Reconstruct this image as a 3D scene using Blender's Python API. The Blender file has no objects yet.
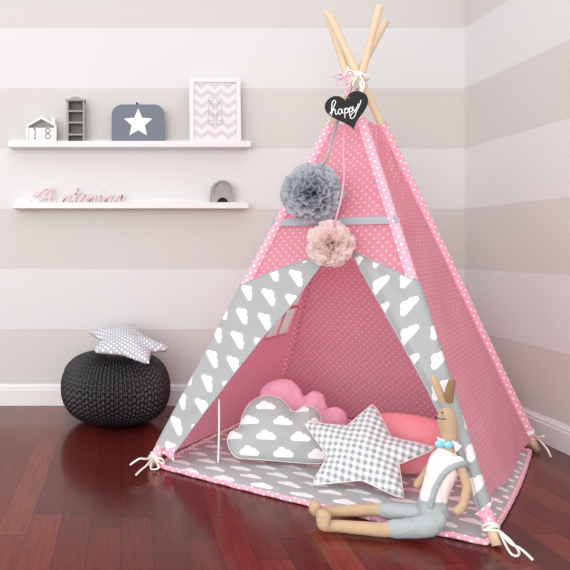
import bpy, math, random
from mathutils import Vector, Matrix, noise
from math import sin, cos, pi, radians, sqrt
random.seed(7)
V = Vector
scene = bpy.context.scene
COL = scene.collection

# ------------------------------------------------------------------ camera
CAMZ = 0.8; F = 682.0; CX, CY = 125.0, 247.0
cam_d = bpy.data.cameras.new('camera'); cam = bpy.data.objects.new('camera', cam_d); COL.objects.link(cam)
cam.location = (0, 0, CAMZ); cam.rotation_euler = (pi/2, 0, 0)
cam_d.sensor_width = 36; cam_d.lens = F/570*36
cam_d.shift_x = (285-CX)/570; cam_d.shift_y = (CY-285)/570
cam_d.clip_start = 0.05
scene.camera = cam

# ------------------------------------------------------------------ light
world = bpy.data.worlds.new('world'); scene.world = world; world.use_nodes = True
bg = world.node_tree.nodes['Background']; bg.inputs[0].default_value = (0.97, 0.98, 1.0, 1); bg.inputs[1].default_value = 1.12
def area(name, loc, target, sx, sy, power, color=(1, 1, 1)):
    l = bpy.data.lights.new(name, 'AREA'); l.shape = 'RECTANGLE'; l.size = sx; l.size_y = sy; l.energy = power; l.color = color
    o = bpy.data.objects.new(name, l); COL.objects.link(o); o.location = loc
    o.rotation_euler = (V(target)-V(loc)).to_track_quat('-Z', 'Y').to_euler(); return o
area('window_light', (-1.9, 0.5, 1.5), (0.6, 2.9, 0.5), 1.4, 1.6, 15, (1.0, 0.985, 0.97))
area('front_fill_light', (-1.0, -1.7, 1.2), (1.0, 2.7, 0.45), 2.4, 1.8, 112, (1.0, 0.99, 0.98))  # unseen fill lamp added behind the camera to brighten tent interior and walls
vs = scene.view_settings
vs.view_transform = 'Standard'; vs.look = 'None'; vs.gamma = 1; vs.use_curve_mapping = False; vs.exposure = -0.04

# ------------------------------------------------------------------ helpers
def at(px, py, Y): return V(((px-CX)/F*Y, Y, CAMZ+(CY-py)/F*Y))
def on_plane(px, py, p0, n):
    d = V(((px-CX)/F, 1, (CY-py)/F)); c = V((0, 0, CAMZ))
    return c + d*((V(p0)-c).dot(n)/d.dot(n))
def wl(o):
    r = V((0, 0, 0))
    while o is not None: r += o.location; o = o.parent
    return r
def tag(o, label=None, cat=None, group=None, kind=None):
    if label: o['label'] = label
    if cat: o['category'] = cat
    if group: o['group'] = group
    if kind: o['kind'] = kind
    return o
def thing(name, loc, label, cat, group=None):
    o = bpy.data.objects.new(name, None); COL.objects.link(o); o.location = loc; o.empty_display_size = .05
    return tag(o, label, cat, group)

class MB:
    def __init__(s): s.v = []; s.f = []; s.uv = []; s.mi = []
    def add(s, vs_, fs, uvs=None, mi=0):
        b = len(s.v); s.v += [V(p) for p in vs_]; s.uv += (uvs if uvs else [(0, 0)]*len(vs_))
        s.f += [tuple(i+b for i in f) for f in fs]; s.mi += [mi]*len(fs); return s
    def box(s, x0, x1, y0, y1, z0, z1):
        vs_ = [(x, y, z) for z in (z0, z1) for y in (y0, y1) for x in (x0, x1)]
        uv = [(p[0], p[2]) for p in vs_]
        return s.add(vs_, [(0, 2, 3, 1), (4, 5, 7, 6), (0, 1, 5, 4), (2, 6, 7, 3), (0, 4, 6, 2), (1, 3, 7, 5)], uv)
    def prism(s, pts, org, u, v, n, d0, d1):
        """outline pts (2D) in the frame org,u,v extruded along n from d0 to d1"""
        N = len(pts); a = [org+u*p[0]+v*p[1]+n*d0 for p in pts]; b = [org+u*p[0]+v*p[1]+n*d1 for p in pts]
        fs = [tuple(range(N))[::-1], tuple(range(N, 2*N))]+[(i, (i+1) % N, N+(i+1) % N, N+i) for i in range(N)]
        return s.add(a+b, fs, [tuple(p) for p in pts]*2)
    def tube(s, pts, r, n=10, cap=True, flat=1.0, up=None):
        pts = [V(p) for p in pts]; N = len(pts); rs = r if isinstance(r, (list, tuple)) else [r]*N
        vs_ = []; uvs = []; L = 0; prev = None
        for i, p in enumerate(pts):
            t = (pts[min(i+1, N-1)]-pts[max(i-1, 0)]).normalized()
            if prev is None:
                h = up if up is not None else (V((0, 0, 1)) if abs(t.z) < .9 else V((0, 1, 0)))
                a = (h-t*h.dot(t)).normalized()
            else: a = (prev-t*prev.dot(t)).normalized()
            prev = a; b = t.cross(a)
            if i: L += (p-pts[i-1]).length
            for k in range(n+1):
                th = 2*pi*k/n
                vs_.append(p+a*cos(th)*rs[i]*flat+b*sin(th)*rs[i]); uvs.append((th*rs[0], L))
        m = n+1
        fs = [(i*m+k, i*m+k+1, (i+1)*m+k+1, (i+1)*m+k) for i in range(N-1) for k in range(n)]
        if cap: fs += [tuple(range(n))[::-1], tuple((N-1)*m+k for k in range(n))]
        return s.add(vs_, fs, uvs)
    def lathe(s, prof, c, n=32):
        vs_ = []; uvs = []
        for (r, z) in prof:
            for k in range(n): th = 2*pi*k/n; vs_.append((c[0]+r*cos(th), c[1]+r*sin(th), c[2]+z)); uvs.append((th*r, z))
        fs = [(i*n+k, i*n+(k+1) % n, (i+1)*n+(k+1) % n, (i+1)*n+k) for i in range(len(prof)-1) for k in range(n)]
        return s.add(vs_, fs, uvs)
    def ball(s, c, rx, ry=None, rz=None, n=16, m=10, rot=None):
        ry = ry or rx; rz = rz or rx; vs_ = []; 
        for i in range(m+1):
            ph = pi*i/m
            for k in range(n):
                th = 2*pi*k/n; p = V((rx*sin(ph)*cos(th), ry*sin(ph)*sin(th), rz*cos(ph)))
                if rot: p = rot @ p
                vs_.append(V(c)+p)
        fs = [(i*n+k, (i+1)*n+k, (i+1)*n+(k+1) % n, i*n+(k+1) % n) for i in range(m) for k in range(n)]
        return s.add(vs_, fs)
    def grid(s, fn, nu, nv, uvfn=None, skip=None, mi=0):
        vs_ = []; uvs = []
        for j in range(nv+1):
            for i in range(nu+1):
                p = fn(i/nu, j/nv); vs_.append(p); uvs.append(uvfn(i/nu, j/nv, p) if uvfn else (i/nu, j/nv))
        fs = [(j*(nu+1)+i, j*(nu+1)+i+1, (j+1)*(nu+1)+i+1, (j+1)*(nu+1)+i) for j in range(nv) for i in range(nu)
              if not (skip and skip((i+.5)/nu, (j+.5)/nv))]
        return s.add(vs_, fs, uvs, mi)
    def build(s, name, mat, parent=None, smooth=True, label=None, bevel=0, sub=0, origin=None):
        me = bpy.data.meshes.new(name); off = wl(parent) if parent else (V(origin) if origin else V((0, 0, 0)))
        me.from_pydata([p-off for p in s.v], [], s.f); me.update()
        ul = me.uv_layers.new(name='UVMap')
        for l in me.loops: ul.data[l.index].uv = s.uv[l.vertex_index]
        for m in (mat if isinstance(mat, (list, tuple)) else [mat]): me.materials.append(m)
        for p, mi in zip(me.polygons, s.mi): p.use_smooth = smooth; p.material_index = mi
        o = bpy.data.objects.new(name, me); COL.objects.link(o)
        if parent: o.parent = parent
        elif origin: o.location = origin
        if label: o['label'] = label
        if bevel:
            b = o.modifiers.new('bevel', 'BEVEL'); b.width = bevel; b.segments = 3; b.limit_method = 'ANGLE'; b.angle_limit = radians(40)
            me.polygons.foreach_set('use_smooth', [True]*len(me.polygons))
            try: me.set_sharp_from_angle(angle=radians(45))
            except Exception: pass
        if sub:
            m = o.modifiers.new('subdivision', 'SUBSURF'); m.levels = sub; m.render_levels = sub
        return o

def spline(pts, k=8, closed=False):
    pts = [V(p) if len(p) == 3 else V((p[0], p[1], 0)) for p in pts]; N = len(pts); out = []
    rng = range(N) if closed else range(N-1)
    for i in rng:
        if closed: a, b, c, d = pts[i-1], pts[i], pts[(i+1) % N], pts[(i+2) % N]
        else: a, b, c, d = pts[max(i-1, 0)], pts[i], pts[i+1], pts[min(i+2, N-1)]
        for j in range(k):
            t = j/k
            out.append(.5*((2*b)+(c-a)*t+(2*a-5*b+4*c-d)*t*t+(3*b-a-3*c+d)*t**3))
    if not closed: out.append(pts[-1])
    return out

def skin(name, joints, edges, mat, parent, sub=2, label=None):
    """joints: list of (point, radius)"""
    import bmesh
    off = wl(parent); bm = bmesh.new(); sl = bm.verts.layers.skin.verify(); vs_ = []
    for i, (p, r) in enumerate(joints):
        v = bm.verts.new(V(p)-off); rr = r if isinstance(r, tuple) else (r, r)
        v[sl].radius = rr; v[sl].use_root = (i == 0); vs_.append(v)
    for a, b in edges: bm.edges.new((vs_[a], vs_[b]))
    me = bpy.data.meshes.new(name); bm.to_mesh(me); bm.free(); me.materials.append(mat)
    o = bpy.data.objects.new(name, me); COL.objects.link(o); o.parent = parent
    m = o.modifiers.new('skin', 'SKIN'); m.use_smooth_shade = True
    m = o.modifiers.new('subdivision', 'SUBSURF'); m.levels = sub; m.render_levels = sub
    if label: o['label'] = label
    return o

# ------------------------------------------------------------------ materials
def srgb(r, g, b):
    f = lambda c: (c/255)/12.92 if c/255 <= .04045 else (((c/255)+.055)/1.055)**2.4
    return (f(r), f(g), f(b), 1)
class NT:
    def __init__(s, name):
        s.mat = bpy.data.materials.new(name); s.mat.use_nodes = True; s.t = s.mat.node_tree; s.n = s.t.nodes; s.l = s.t.links
        s.bsdf = s.n['Principled BSDF']; s.out = s.n['Material Output']
    def new(s, t, **k):
        n = s.n.new(t)
        for a, b in k.items(): setattr(n, a, b)
        return n
    def m(s, op, a, b=None, c=None):
        n = s.new('ShaderNodeMath', operation=op)
        for i, x in enumerate((a, b, c)):
            if x is None: continue
            if isinstance(x, (int, float)): n.inputs[i].default_value = x
            else: s.l.new(x, n.inputs[i])
        return n.outputs[0]
    def mix(s, fac, a, b, blend='MIX'):
        n = s.new('ShaderNodeMix', data_type='RGBA', blend_type=blend)
        for sock, x in ((n.inputs[0], fac), (n.inputs[6], a), (n.inputs[7], b)):
            if isinstance(x, (int, float)): sock.default_value = x
            elif isinstance(x, tuple): sock.default_value = x
            else: s.l.new(x, sock)
        return n.outputs[2]
    def uv(s):
        c = s.new('ShaderNodeTexCoord'); x = s.new('ShaderNodeSeparateXYZ'); s.l.new(c.outputs['UV'], x.inputs[0]); return x.outputs[0], x.outputs[1]
    def obj(s):
        c = s.new('ShaderNodeTexCoord'); x = s.new('ShaderNodeSeparateXYZ'); s.l.new(c.outputs['Object'], x.inputs[0]); return x.outputs
    def noise(s, scale, detail=3, coord='Object', vec=None):
        n = s.new('ShaderNodeTexNoise'); n.inputs['Scale'].default_value = scale; n.inputs['Detail'].default_value = detail
        if vec is None: c = s.new('ShaderNodeTexCoord'); vec = c.outputs[coord]
        s.l.new(vec, n.inputs['Vector']); return n.outputs['Fac']
    def bump(s, h, strength, dist=.002):
        b = s.new('ShaderNodeBump'); b.inputs['Strength'].default_value = strength; b.inputs['Distance'].default_value = dist
        s.l.new(h, b.inputs['Height']); s.l.new(b.outputs[0], s.bsdf.inputs['Normal']); return b
    def color(s, c):
        if isinstance(c, tuple): s.bsdf.inputs['Base Color'].default_value = c
        else: s.l.new(c, s.bsdf.inputs['Base Color'])
    def translucent(s, c, f):
        t = s.new('ShaderNodeBsdfTranslucent'); mx = s.new('ShaderNodeMixShader'); mx.inputs[0].default_value = f
        if isinstance(c, tuple): t.inputs[0].default_value = c
        else: s.l.new(c, t.inputs[0])
        s.l.new(s.bsdf.outputs[0], mx.inputs[1]); s.l.new(t.outputs[0], mx.inputs[2]); s.l.new(mx.outputs[0], s.out.inputs[0])
def plain(name, col, rough=.6, spec=.3, bump=0, bscale=200):
    t = NT(name); t.color(col); t.bsdf.inputs['Roughness'].default_value = rough; t.bsdf.inputs['Specular IOR Level'].default_value = spec
    n = t.noise(bscale, 2); t.color(t.mix(t.m('MULTIPLY', n, .12), col, tuple(x*.75 for x in col[:3])+(1,)))
    if bump: t.bump(n, bump)
    return t.mat
def lattice(t, U, W, pu, pv, k):
    a = t.m('MULTIPLY', t.m('SUBTRACT', t.m('FRACT', t.m('ADD', t.m('DIVIDE', U, pu), k)), .5), pu)
    b = t.m('MULTIPLY', t.m('SUBTRACT', t.m('FRACT', t.m('ADD', t.m('DIVIDE', W, pv), k)), .5), pv); return a, b
def dots_mask(t, U, W, per, r):
    res = None
    for k in (0.0, .5):
        a, b = lattice(t, U, W, per, per, k)
        d = t.m('SQRT', t.m('ADD', t.m('MULTIPLY', a, a), t.m('MULTIPLY', b, b)))
        res = d if res is None else t.m('MINIMUM', res, d)
    return t.m('LESS_THAN', res, r)
def cloud_mask(t, U, W, cw, pu, pv):
    res = None
    for k in (0.0, .5):
        a, b = lattice(t, U, W, pu, pv, k); a = t.m('DIVIDE', a, cw); b = t.m('DIVIDE', b, cw*.86)
        ax = t.m('MAXIMUM', t.m('SUBTRACT', t.m('ABSOLUTE', a), .34), 0.0); ay = t.m('ADD', b, .12)
        d = t.m('SUBTRACT', t.m('SQRT', t.m('ADD', t.m('MULTIPLY', ax, ax), t.m('MULTIPLY', ay, ay))), .145)
        for (cx, cy, r) in ((-.08, .07, .2), (.19, .0, .15), (-.3, -.04, .12)):
            x = t.m('SUBTRACT', a, cx); y = t.m('SUBTRACT', b, cy)
            d = t.m('MINIMUM', d, t.m('SUBTRACT', t.m('SQRT', t.m('ADD', t.m('MULTIPLY', x, x), t.m('MULTIPLY', y, y))), r))
        res = d if res is None else t.m('MINIMUM', res, d)
    return t.m('LESS_THAN', res, 0.0)
def rot_uv(t, U, W, deg, sc=1.0):
    c, s_ = cos(radians(deg))*sc, sin(radians(deg))*sc
    return t.m('ADD', t.m('MULTIPLY', U, c), t.m('MULTIPLY', W, s_)), t.m('SUBTRACT', t.m('MULTIPLY', W, c), t.m('MULTIPLY', U, s_))
def cloth(name, colfn, trans=0.0, wrinkle=.25, wscale=9, sheen=.15, tint=None):
    t = NT(name); c = colfn(t); t.color(c)
    t.bsdf.inputs['Roughness'].default_value = .85; t.bsdf.inputs['Specular IOR Level'].default_value = .15
    t.bsdf.inputs['Sheen Weight'].default_value = sheen
    n1 = t.noise(wscale, 4); n2 = t.noise(420, 1)
    h = t.m('ADD', t.m('MULTIPLY', n1, 1.0), t.m('MULTIPLY', n2, .03)); t.bump(h, wrinkle, .03)
    if trans: t.translucent(t.mix(1.0, c, tint, 'MULTIPLY') if tint else c, trans)
    return t.mat
PINK = srgb(249, 192, 211); PINKD = srgb(255, 250, 250); GREY = srgb(176, 180, 180); WHITEP = srgb(246, 244, 244)
def f_pink(t):
    U, W = t.uv(); return t.mix(dots_mask(t, U, W, .030, .0043), PINK, PINKD)
def f_pink_deep(t):
    U, W = t.uv(); return t.mix(dots_mask(t, U, W, .030, .0043), srgb(244, 172, 192), PINKD)
def f_clouds(deg=0, cw=.080, pu=.136, pv=.118, grey=GREY):
    def f(t):
        U, W = t.uv(); U, W = rot_uv(t, U, W, deg); return t.mix(cloud_mask(t, U, W, cw, pu, pv), grey, WHITEP)
    return f
def f_gingham(t):
    U, W = t.uv(); P = .0205
    a = t.m('LESS_THAN', t.m('FRACT', t.m('DIVIDE', U, P)), .5); b = t.m('LESS_THAN', t.m('FRACT', t.m('DIVIDE', W, P)), .5)
    s_ = t.m('MULTIPLY', t.m('ADD', a, b), .5); return t.mix(s_, srgb(238, 241, 242), srgb(156, 161, 165))
def f_greydot(t):
    U, W = t.uv(); return t.mix(dots_mask(t, U, W, .024, .0042), srgb(184, 184, 190), srgb(245, 245, 245))
M = {}
M['pink_dot'] = cloth('pink polka dot cotton', f_pink, .55, .45, 6, .15, srgb(255, 180, 196))
M['pink_dot_sleeve'] = cloth('pink polka dot casing', f_pink_deep, 0.0, .3, 14)
M['cloud_left'] = cloth('grey cloud print cotton left', f_clouds(-50), .12, .3, 6)
M['cloud_right'] = cloth('grey cloud print cotton right', f_clouds(54), .12, .3, 6)
M['cloud_mat'] = cloth('grey cloud print quilt', f_clouds(0), 0, .4, 9)
M['cloud_pillow'] = cloth('grey cloud print pillow', f_clouds(0, .072, .118, .108), 0, .3, 12)
M['gingham'] = cloth('grey gingham', f_gingham, 0, .3, 12)
M['greydot'] = cloth('grey dotted cotton', f_greydot, 0, .3, 12)
M['pink_plain'] = cloth('bright pink cotton', lambda t: srgb(255, 194, 219), 0, .35, 14)
M['coral'] = cloth('coral pink cotton', lambda t: srgb(246, 160, 170), 0, .25, 10)
M['grey_ribbon'] = cloth('grey ribbon', lambda t: srgb(170, 174, 180), 0, .1)
M['cream_cloth'] = cloth('cream tape', lambda t: srgb(245, 240, 230), 0, .2, 30)
M['pink_ribbon'] = cloth('pink ribbon', lambda t: srgb(232, 176, 196), 0, .2, 30)
M['pink_edge'] = cloth('pink dotted edging', f_pink_deep, 0, .4, 25)
M['skin'] = cloth('tan linen', lambda t: srgb(196, 167, 136), 0, .25, 25)
M['skin_dark'] = cloth('brown linen', lambda t: srgb(152, 118, 90), 0, .25, 25)
M['shirt'] = cloth('pale pink shirt', lambda t: t.mix(t.m('LESS_THAN', t.m('FRACT', t.m('MULTIPLY', t.obj()[0], 45)), .12), srgb(250, 236, 233), srgb(238, 208, 208)), 0, .35, 20)
M['trouser'] = cloth('grey chambray', lambda t: srgb(170, 178, 179), 0, .5, 22)
M['bow'] = plain('aqua satin', srgb(140, 214, 234), .4, .5)
M['black'] = plain('black paint', srgb(24, 24, 26), .5, .4)
M['white_paint'] = plain('white paint', srgb(232, 230, 229), .45, .4)
M['chalk'] = plain('chalk white', srgb(245, 245, 245), .8)
M['letters'] = plain('pale pink painted wood', srgb(240, 214, 219), .6)
M['grey_wood'] = plain('grey painted wood', srgb(160, 159, 155), .6)
M['grey_dark'] = plain('dark grey painted wood', srgb(120, 119, 116), .7)
M['stone'] = plain('grey painted box', srgb(168, 164, 160), .7)
M['case'] = plain('slate blue cardboard', srgb(120, 128, 140), .75, .2, .15, 600)
M['case_dark'] = plain('slate blue rim', srgb(96, 108, 128), .7)
M['ink'] = plain('grey ink', srgb(160, 156, 162), .9)
M['number'] = plain('charcoal ink', srgb(60, 60, 62), .9)
# wood of the poles
t = NT('pine pole'); n = t.noise(14, 4); c = t.mix(n, srgb(232, 211, 182), srgb(216, 187, 152)); t.color(c); t.bsdf.inputs['Roughness'].default_value = .55; M['pine'] = t.mat
# tulle
def tulle(name, c1, c2):
    t = NT(name); n = t.noise(30, 3); c = t.mix(n, c1, c2); t.color(c); t.bsdf.inputs['Roughness'].default_value = .8; t.bsdf.inputs['Specular IOR Level'].default_value = .2
    t.translucent(c, .55); return t.mat
M['tulle_grey'] = tulle('grey tulle', srgb(226, 229, 234), srgb(200, 204, 212))
M['tulle_pink'] = tulle('pale pink tulle', srgb(255, 246, 243), srgb(254, 234, 231))
# knit
t = NT('charcoal knit cord'); n = t.noise(60, 2); t.color(t.mix(n, srgb(20, 18, 24), srgb(36, 33, 40))); t.bsdf.inputs['Roughness'].default_value = .5
t.bsdf.inputs['Specular IOR Level'].default_value = .6; M['knit'] = t.mat
# striped wall paint (stripes depend on height only)
t = NT('striped wall paint'); z = t.obj()[2]
BASE = .385; ST = .3045
st = t.m('LESS_THAN', t.m('FRACT', t.m('MULTIPLY', t.m('SUBTRACT', z, BASE), 1/(2*ST))), .5)
c = t.mix(st, srgb(211, 208, 204), srgb(222, 222, 221))
t.color(c); t.bsdf.inputs['Roughness'].default_value = .8; t.bsdf.inputs['Specular IOR Level'].default_value = .2
t.bump(t.noise(160, 2), .06, .003); M['wall'] = t.mat
# floor planks
t = NT('mahogany planks'); o = t.obj(); PW = .0875
xi = t.m('FLOOR', t.m('DIVIDE', t.m('ADD', o[0], .012), PW)); xf = t.m('FRACT', t.m('DIVIDE', t.m('ADD', o[0], .012), PW))
wn = t.new('ShaderNodeTexWhiteNoise', noise_dimensions='1D'); t.l.new(xi, wn.inputs['W'])
yy = t.m('ADD', t.m('DIVIDE', o[1], .92), t.m('MULTIPLY', wn.outputs['Value'], 23.7)); yi = t.m('FLOOR', yy); yf = t.m('FRACT', yy)
wn2 = t.new('ShaderNodeTexWhiteNoise', noise_dimensions='2D'); cb = t.new('ShaderNodeCombineXYZ'); t.l.new(xi, cb.inputs[0]); t.l.new(yi, cb.inputs[1]); t.l.new(cb.outputs[0], wn2.inputs['Vector'])
r = wn2.outputs['Value']
ramp = t.new('ShaderNodeValToRGB'); t.l.new(r, ramp.inputs[0]); e = ramp.color_ramp.elements
e[0].position = 0; e[0].color = srgb(104, 34, 28); e[1].position = 1; e[1].color = srgb(178, 82, 58)
for p_, c_ in ((.3, srgb(124, 42, 34)), (.6, srgb(144, 50, 38)), (.8, srgb(160, 62, 46))): x = e.new(p_); x.color = c_
gv = t.new('ShaderNodeCombineXYZ'); t.l.new(t.m('MULTIPLY', o[0], 60), gv.inputs[0]); t.l.new(t.m('ADD', t.m('MULTIPLY', o[1], 4), t.m('MULTIPLY', r, 40)), gv.inputs[1])
g = t.noise(1.6, 5, vec=gv.outputs[0])
gv2 = t.new('ShaderNodeCombineXYZ'); t.l.new(t.m('MULTIPLY', o[0], 260), gv2.inputs[0]); t.l.new(t.m('MULTIPLY', o[1], 22), gv2.inputs[1])
g2 = t.noise(1.5, 3, vec=gv2.outputs[0])
c = t.mix(t.m('MULTIPLY', g, .95), ramp.outputs[0], srgb(74, 28, 26))
c = t.mix(t.m('MULTIPLY', g2, .55), c, srgb(48, 14, 12))
gap = t.m('MAXIMUM', t.m('LESS_THAN', xf, .022), t.m('LESS_THAN', yf, .003))
c = t.mix(t.m('MULTIPLY', gap, .8), c, srgb(28, 12, 12)); t.color(c)
t.l.new(t.m('ADD', t.m('MULTIPLY', g2, .03), .17), t.bsdf.inputs['Roughness']); t.bsdf.inputs['Specular IOR Level'].default_value = .24
b = t.bump(t.m('SUBTRACT', t.m('MULTIPLY', g, .04), gap), .2, .002); M['floor'] = t.mat
# chevron print
t = NT('chevron print'); U, W = t.uv()
tri = t.m('ABSOLUTE', t.m('SUBTRACT', t.m('FRACT', t.m('DIVIDE', U, .066)), .5))
ch = t.m('LESS_THAN', t.m('FRACT', t.m('DIVIDE', t.m('ADD', W, t.m('MULTIPLY', tri, .052)), .051)), .5)
t.color(t.mix(ch, srgb(240, 237, 241), srgb(226, 214, 222))); t.bsdf.inputs['Roughness'].default_value = .8; M['chevron'] = t.mat
# clear glass of the picture
t = NT('picture glass'); t.color((1, 1, 1, 1)); t.bsdf.inputs['Roughness'].default_value = .05; t.bsdf.inputs['Transmission Weight'].default_value = 1; t.bsdf.inputs['IOR'].default_value = 1.05; M['glass'] = t.mat
t = NT('sheer window voile'); t.color(srgb(246, 240, 240)); tr = t.new('ShaderNodeBsdfTransparent'); mx = t.new('ShaderNodeMixShader'); mx.inputs[0].default_value = .45
t.translucent(srgb(246, 240, 240), .6)
last = t.out.inputs[0].links[0].from_socket; t.l.new(last, mx.inputs[1]); t.l.new(tr.outputs[0], mx.inputs[2]); t.l.new(mx.outputs[0], t.out.inputs[0]); M['voile'] = t.mat

# ------------------------------------------------------------------ room shell
YB = 3.453; XR = 1.721
tag(MB().box(-3.2, XR+.1, -2.0, YB+.1, -.06, 0).build('floor', M['floor'], smooth=False), kind='structure')
tag(MB().box(-3.2, XR+.1, YB, YB+.1, 0, 2.6).build('wall_back', M['wall'], smooth=False), kind='structure')
tag(MB().box(XR, XR+.1, -2.0, YB, 0, 2.6).build('wall_right', M['wall'], smooth=False), kind='structure')
prof = [(0, 0), (.015, 0), (.015, .078), (.012, .084), (.012, .092), (.007, .1), (.005, .106), (0, .106)]
mb = MB(); mb.prism([(p[0], p[1]) for p in prof], V((-3.2, YB, 0)), V((0, -1, 0)), V((0, 0, 1)), V((1, 0, 0)), 0, 3.2+XR)
tag(mb.build('baseboard_back', M['white_paint'], smooth=False), kind='structure')
mb = MB(); mb.prism([(p[0], p[1]) for p in prof], V((XR, -2.0, 0)), V((-1, 0, 0)), V((0, 0, 1)), V((0, 1, 0)), 0, 2.0+YB-.016)
tag(mb.build('baseboard_right', M['white_paint'], smooth=False), kind='structure')

# ------------------------------------------------------------------ picture-ledge shelves
YF = YB-.100
def ledge(x0, x1, zb, label):
    t_ = thing('wall_shelf', ((x0+x1)/2, YB, zb), label, 'shelf', 'white picture ledges')
    MB().box(x0, x1, YF+.012, YB-.012, zb, zb+.012).build('shelf_board', M['white_paint'], t_, bevel=.0015)
    MB().box(x0, x1, YF, YF+.012, zb, zb+.030).build('front_lip', M['white_paint'], t_, bevel=.0015)
    MB().box(x0, x1, YB-.012, YB-.0005, zb, zb+.05).build('back_rail', M['white_paint'], t_, bevel=.0015)
ledge(-.575, .6195, 1.2917, 'upper white picture ledge on the striped wall, holding the framed print')
ledge(-.553, .608, .990, 'lower white picture ledge on the striped wall, holding the pink word sign')
S1 = 1.3042; S2 = 1.0025
def polyline(mb, pts, fr, r, n=6, k=6, flat=1.0):
    o_, u, v = fr; pp = [o_+u*p.x+v*p.y for p in spline(pts, k)]; mb.tube(pp, r, n, flat=flat)

# house calendar
yc = 3.385
def H(px, py, Y=yc): p = at(px, py, Y); return (p.x, p.z)
root = thing('calendar_house', (at(42, 141, yc).x, yc, S1), 'small white house-shaped calendar frame with chimney on the upper ledge', 'calendar')
xl, xr = H(27, 0)[0], H(57, 0)[0]; xm = (xl+xr)/2; ze = H(0, 126)[1]; zp = H(0, 117)[1]; w = .011
fr_out = [(xl, S1), (xr, S1), (xr, ze), (xm, zp), (xl, ze)]
fr_in = [(xl+w, S1+w), (xr-w, S1+w), (xr-w, ze-w*.4), (xm, zp-w*1.3), (xl+w, ze-w*.4)]
mb = MB(); N = 5; U_, W_, N_ = V((1, 0, 0)), V((0, 0, 1)), V((0, 1, 0))
for d in (yc-.026, yc+.026): mb.add([V((p[0], d, p[1])) for p in fr_out+fr_in], [(i, (i+1) % N, N+(i+1) % N, N+i) for i in range(N)])
for P_ in (fr_out, fr_in): mb.add([V((p[0], d, p[1])) for d in (yc-.026, yc+.026) for p in P_], [(i, (i+1) % N, N+(i+1) % N, N+i) for i in range(N)])
mb.build('frame', M['white_paint'], root, smooth=False)
MB().prism([(p[0], p[1]) for p in fr_in], V((0, yc+.018, 0)), U_, W_, N_, 0, .006).build('back_panel', M['grey_wood'], root, smooth=False)
cxx = H(53.5, 0)[0]; MB().box(cxx-.009, cxx+.009, yc-.012, yc+.012, ze+.004, H(0, 118)[1]).build('chimney', M['white_paint'], root, bevel=.001)
zt = H(0, 128.5)[1]
def numblock(x0, x1, strokes, label):
    o = MB().box(x0, x1, yc-.024, yc+.014, S1+w+.001, zt).build('number_block', M['white_paint'], None, bevel=.002, origin=((x0+x1)/2, yc, S1+w))
    tag(o, label, 'number block')
    mb = MB()
    for s_ in strokes: polyline(mb, s_, (V(((x0+x1)/2, yc-.0245, S1+.030)), U_, W_), .0018, 5)
    c = mb.build('number', M['number'], o)
one = [[(-.006, .043), (0, .05), (0, 0)], [(-.006, 0), (.006, 0)]]
eight = [[(0, .026), (-.010, .036), (-.008, .046), (0, .051), (.008, .046), (.010, .036), (0, .026), (-.012, .016), (-.011, .004), (0, 0), (.011, .004), (.012, .016), (0, .026)]]
numblock(xl+w+.001, xm-.0003, one, 'white block with the number 1 in the left half of the house calendar')
numblock(xm+.0003, xr-w-.001, eight, 'white block with the number 8 in the right half of the house calendar')

# mini bookcase
root = thing('miniature_bookcase', (at(75.5, 141, 3.39).x, 3.39, S1), 'small grey toy bookcase with four open cubbies on the upper ledge', 'toy bookcase')
x0, x1 = at(66.7, 0, 3.365).x, at(84.6, 0, 3.365).x; zt_ = at(0, 101, 3.365).z; yf, yb = 3.365, 3.425
MB().box(x0, x0+.009, yf, yb, S1, zt_).box(x1-.009, x1, yf, yb, S1, zt_).box(x0+.009, x1-.009, yf, yb, S1, S1+.006).build('side_panel', M['grey_wood'], root, smooth=False)
MB().box(x0+.009, x1-.009, yb-.006, yb, S1+.006, zt_).build('back_panel', M['grey_dark'], root, smooth=False)
for py in (111, 122.5, 134.5):
    zz = at(0, py, 3.365).z; MB().box(x0+.009, x1-.009, yf, yb-.006, zz-.004, zz+.004).build('shelf', M['grey_wood'], root, smooth=False)
mb = MB().box(x0-.005, x1+.005, yf-.005, yb, zt_, zt_+.010)
mb.build('cornice', M['grey_wood'], root, bevel=.002)
xm_ = (x0+x1)/2
MB().prism([(xm_-.028, zt_+.0105), (xm_+.028, zt_+.0105), (xm_+.02, zt_+.018), (xm_+.008, zt_+.022), (xm_-.008, zt_+.022), (xm_-.02, zt_+.018)], V((0, yf, 0)), U_, W_, N_, 0, .008).build('crest', M['grey_wood'], root, smooth=False)

# suitcase
yfc = 3.366; x0, x1 = at(111.6, 0, yfc).x, at(164.6, 0, yfc).x; zt_ = at(0, 104.3, yfc).z; R_ = .052
root = thing('toy_suitcase', ((x0+x1)/2, 3.4, S1), 'slate blue toy suitcase with a white star on the upper ledge', 'suitcase')
def rr(x0, x1, z0, z1, r, rb):
    pts = []
    for (cx, cz, a0, rad) in ((x1-rb, z0+rb, -90, rb), (x1-r, z1-r, 0, r), (x0+r, z1-r, 90, r), (x0+rb, z0+rb, 180, rb)):
        for i in range(9): a = radians(a0+i*90/8); pts.append((cx+rad*cos(a), cz+rad*sin(a)))
    return pts
MB().prism(rr(x0, x1, S1, zt_, R_, .006), V((0, yfc, 0)), U_, W_, N_, 0, .030).build('lid', M['case'], root, bevel=.002)
MB().prism(rr(x0+.002, x1-.002, S1, zt_-.002, R_, .006), V((0, yfc, 0)), U_, W_, N_, .030, .068).build('case_body', M['case_dark'], root, bevel=.002)
sx, sz = at(138.2, 123, yfc).x, at(0, 122.5, yfc).z
def starpts(n=5, R=1, r=.5, a0=90): return [((R if i % 2 == 0 else r)*cos(radians(a0+i*180/n)), (R if i % 2 == 0 else r)*sin(radians(a0+i*180/n))) for i in range(2*n)]
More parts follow.
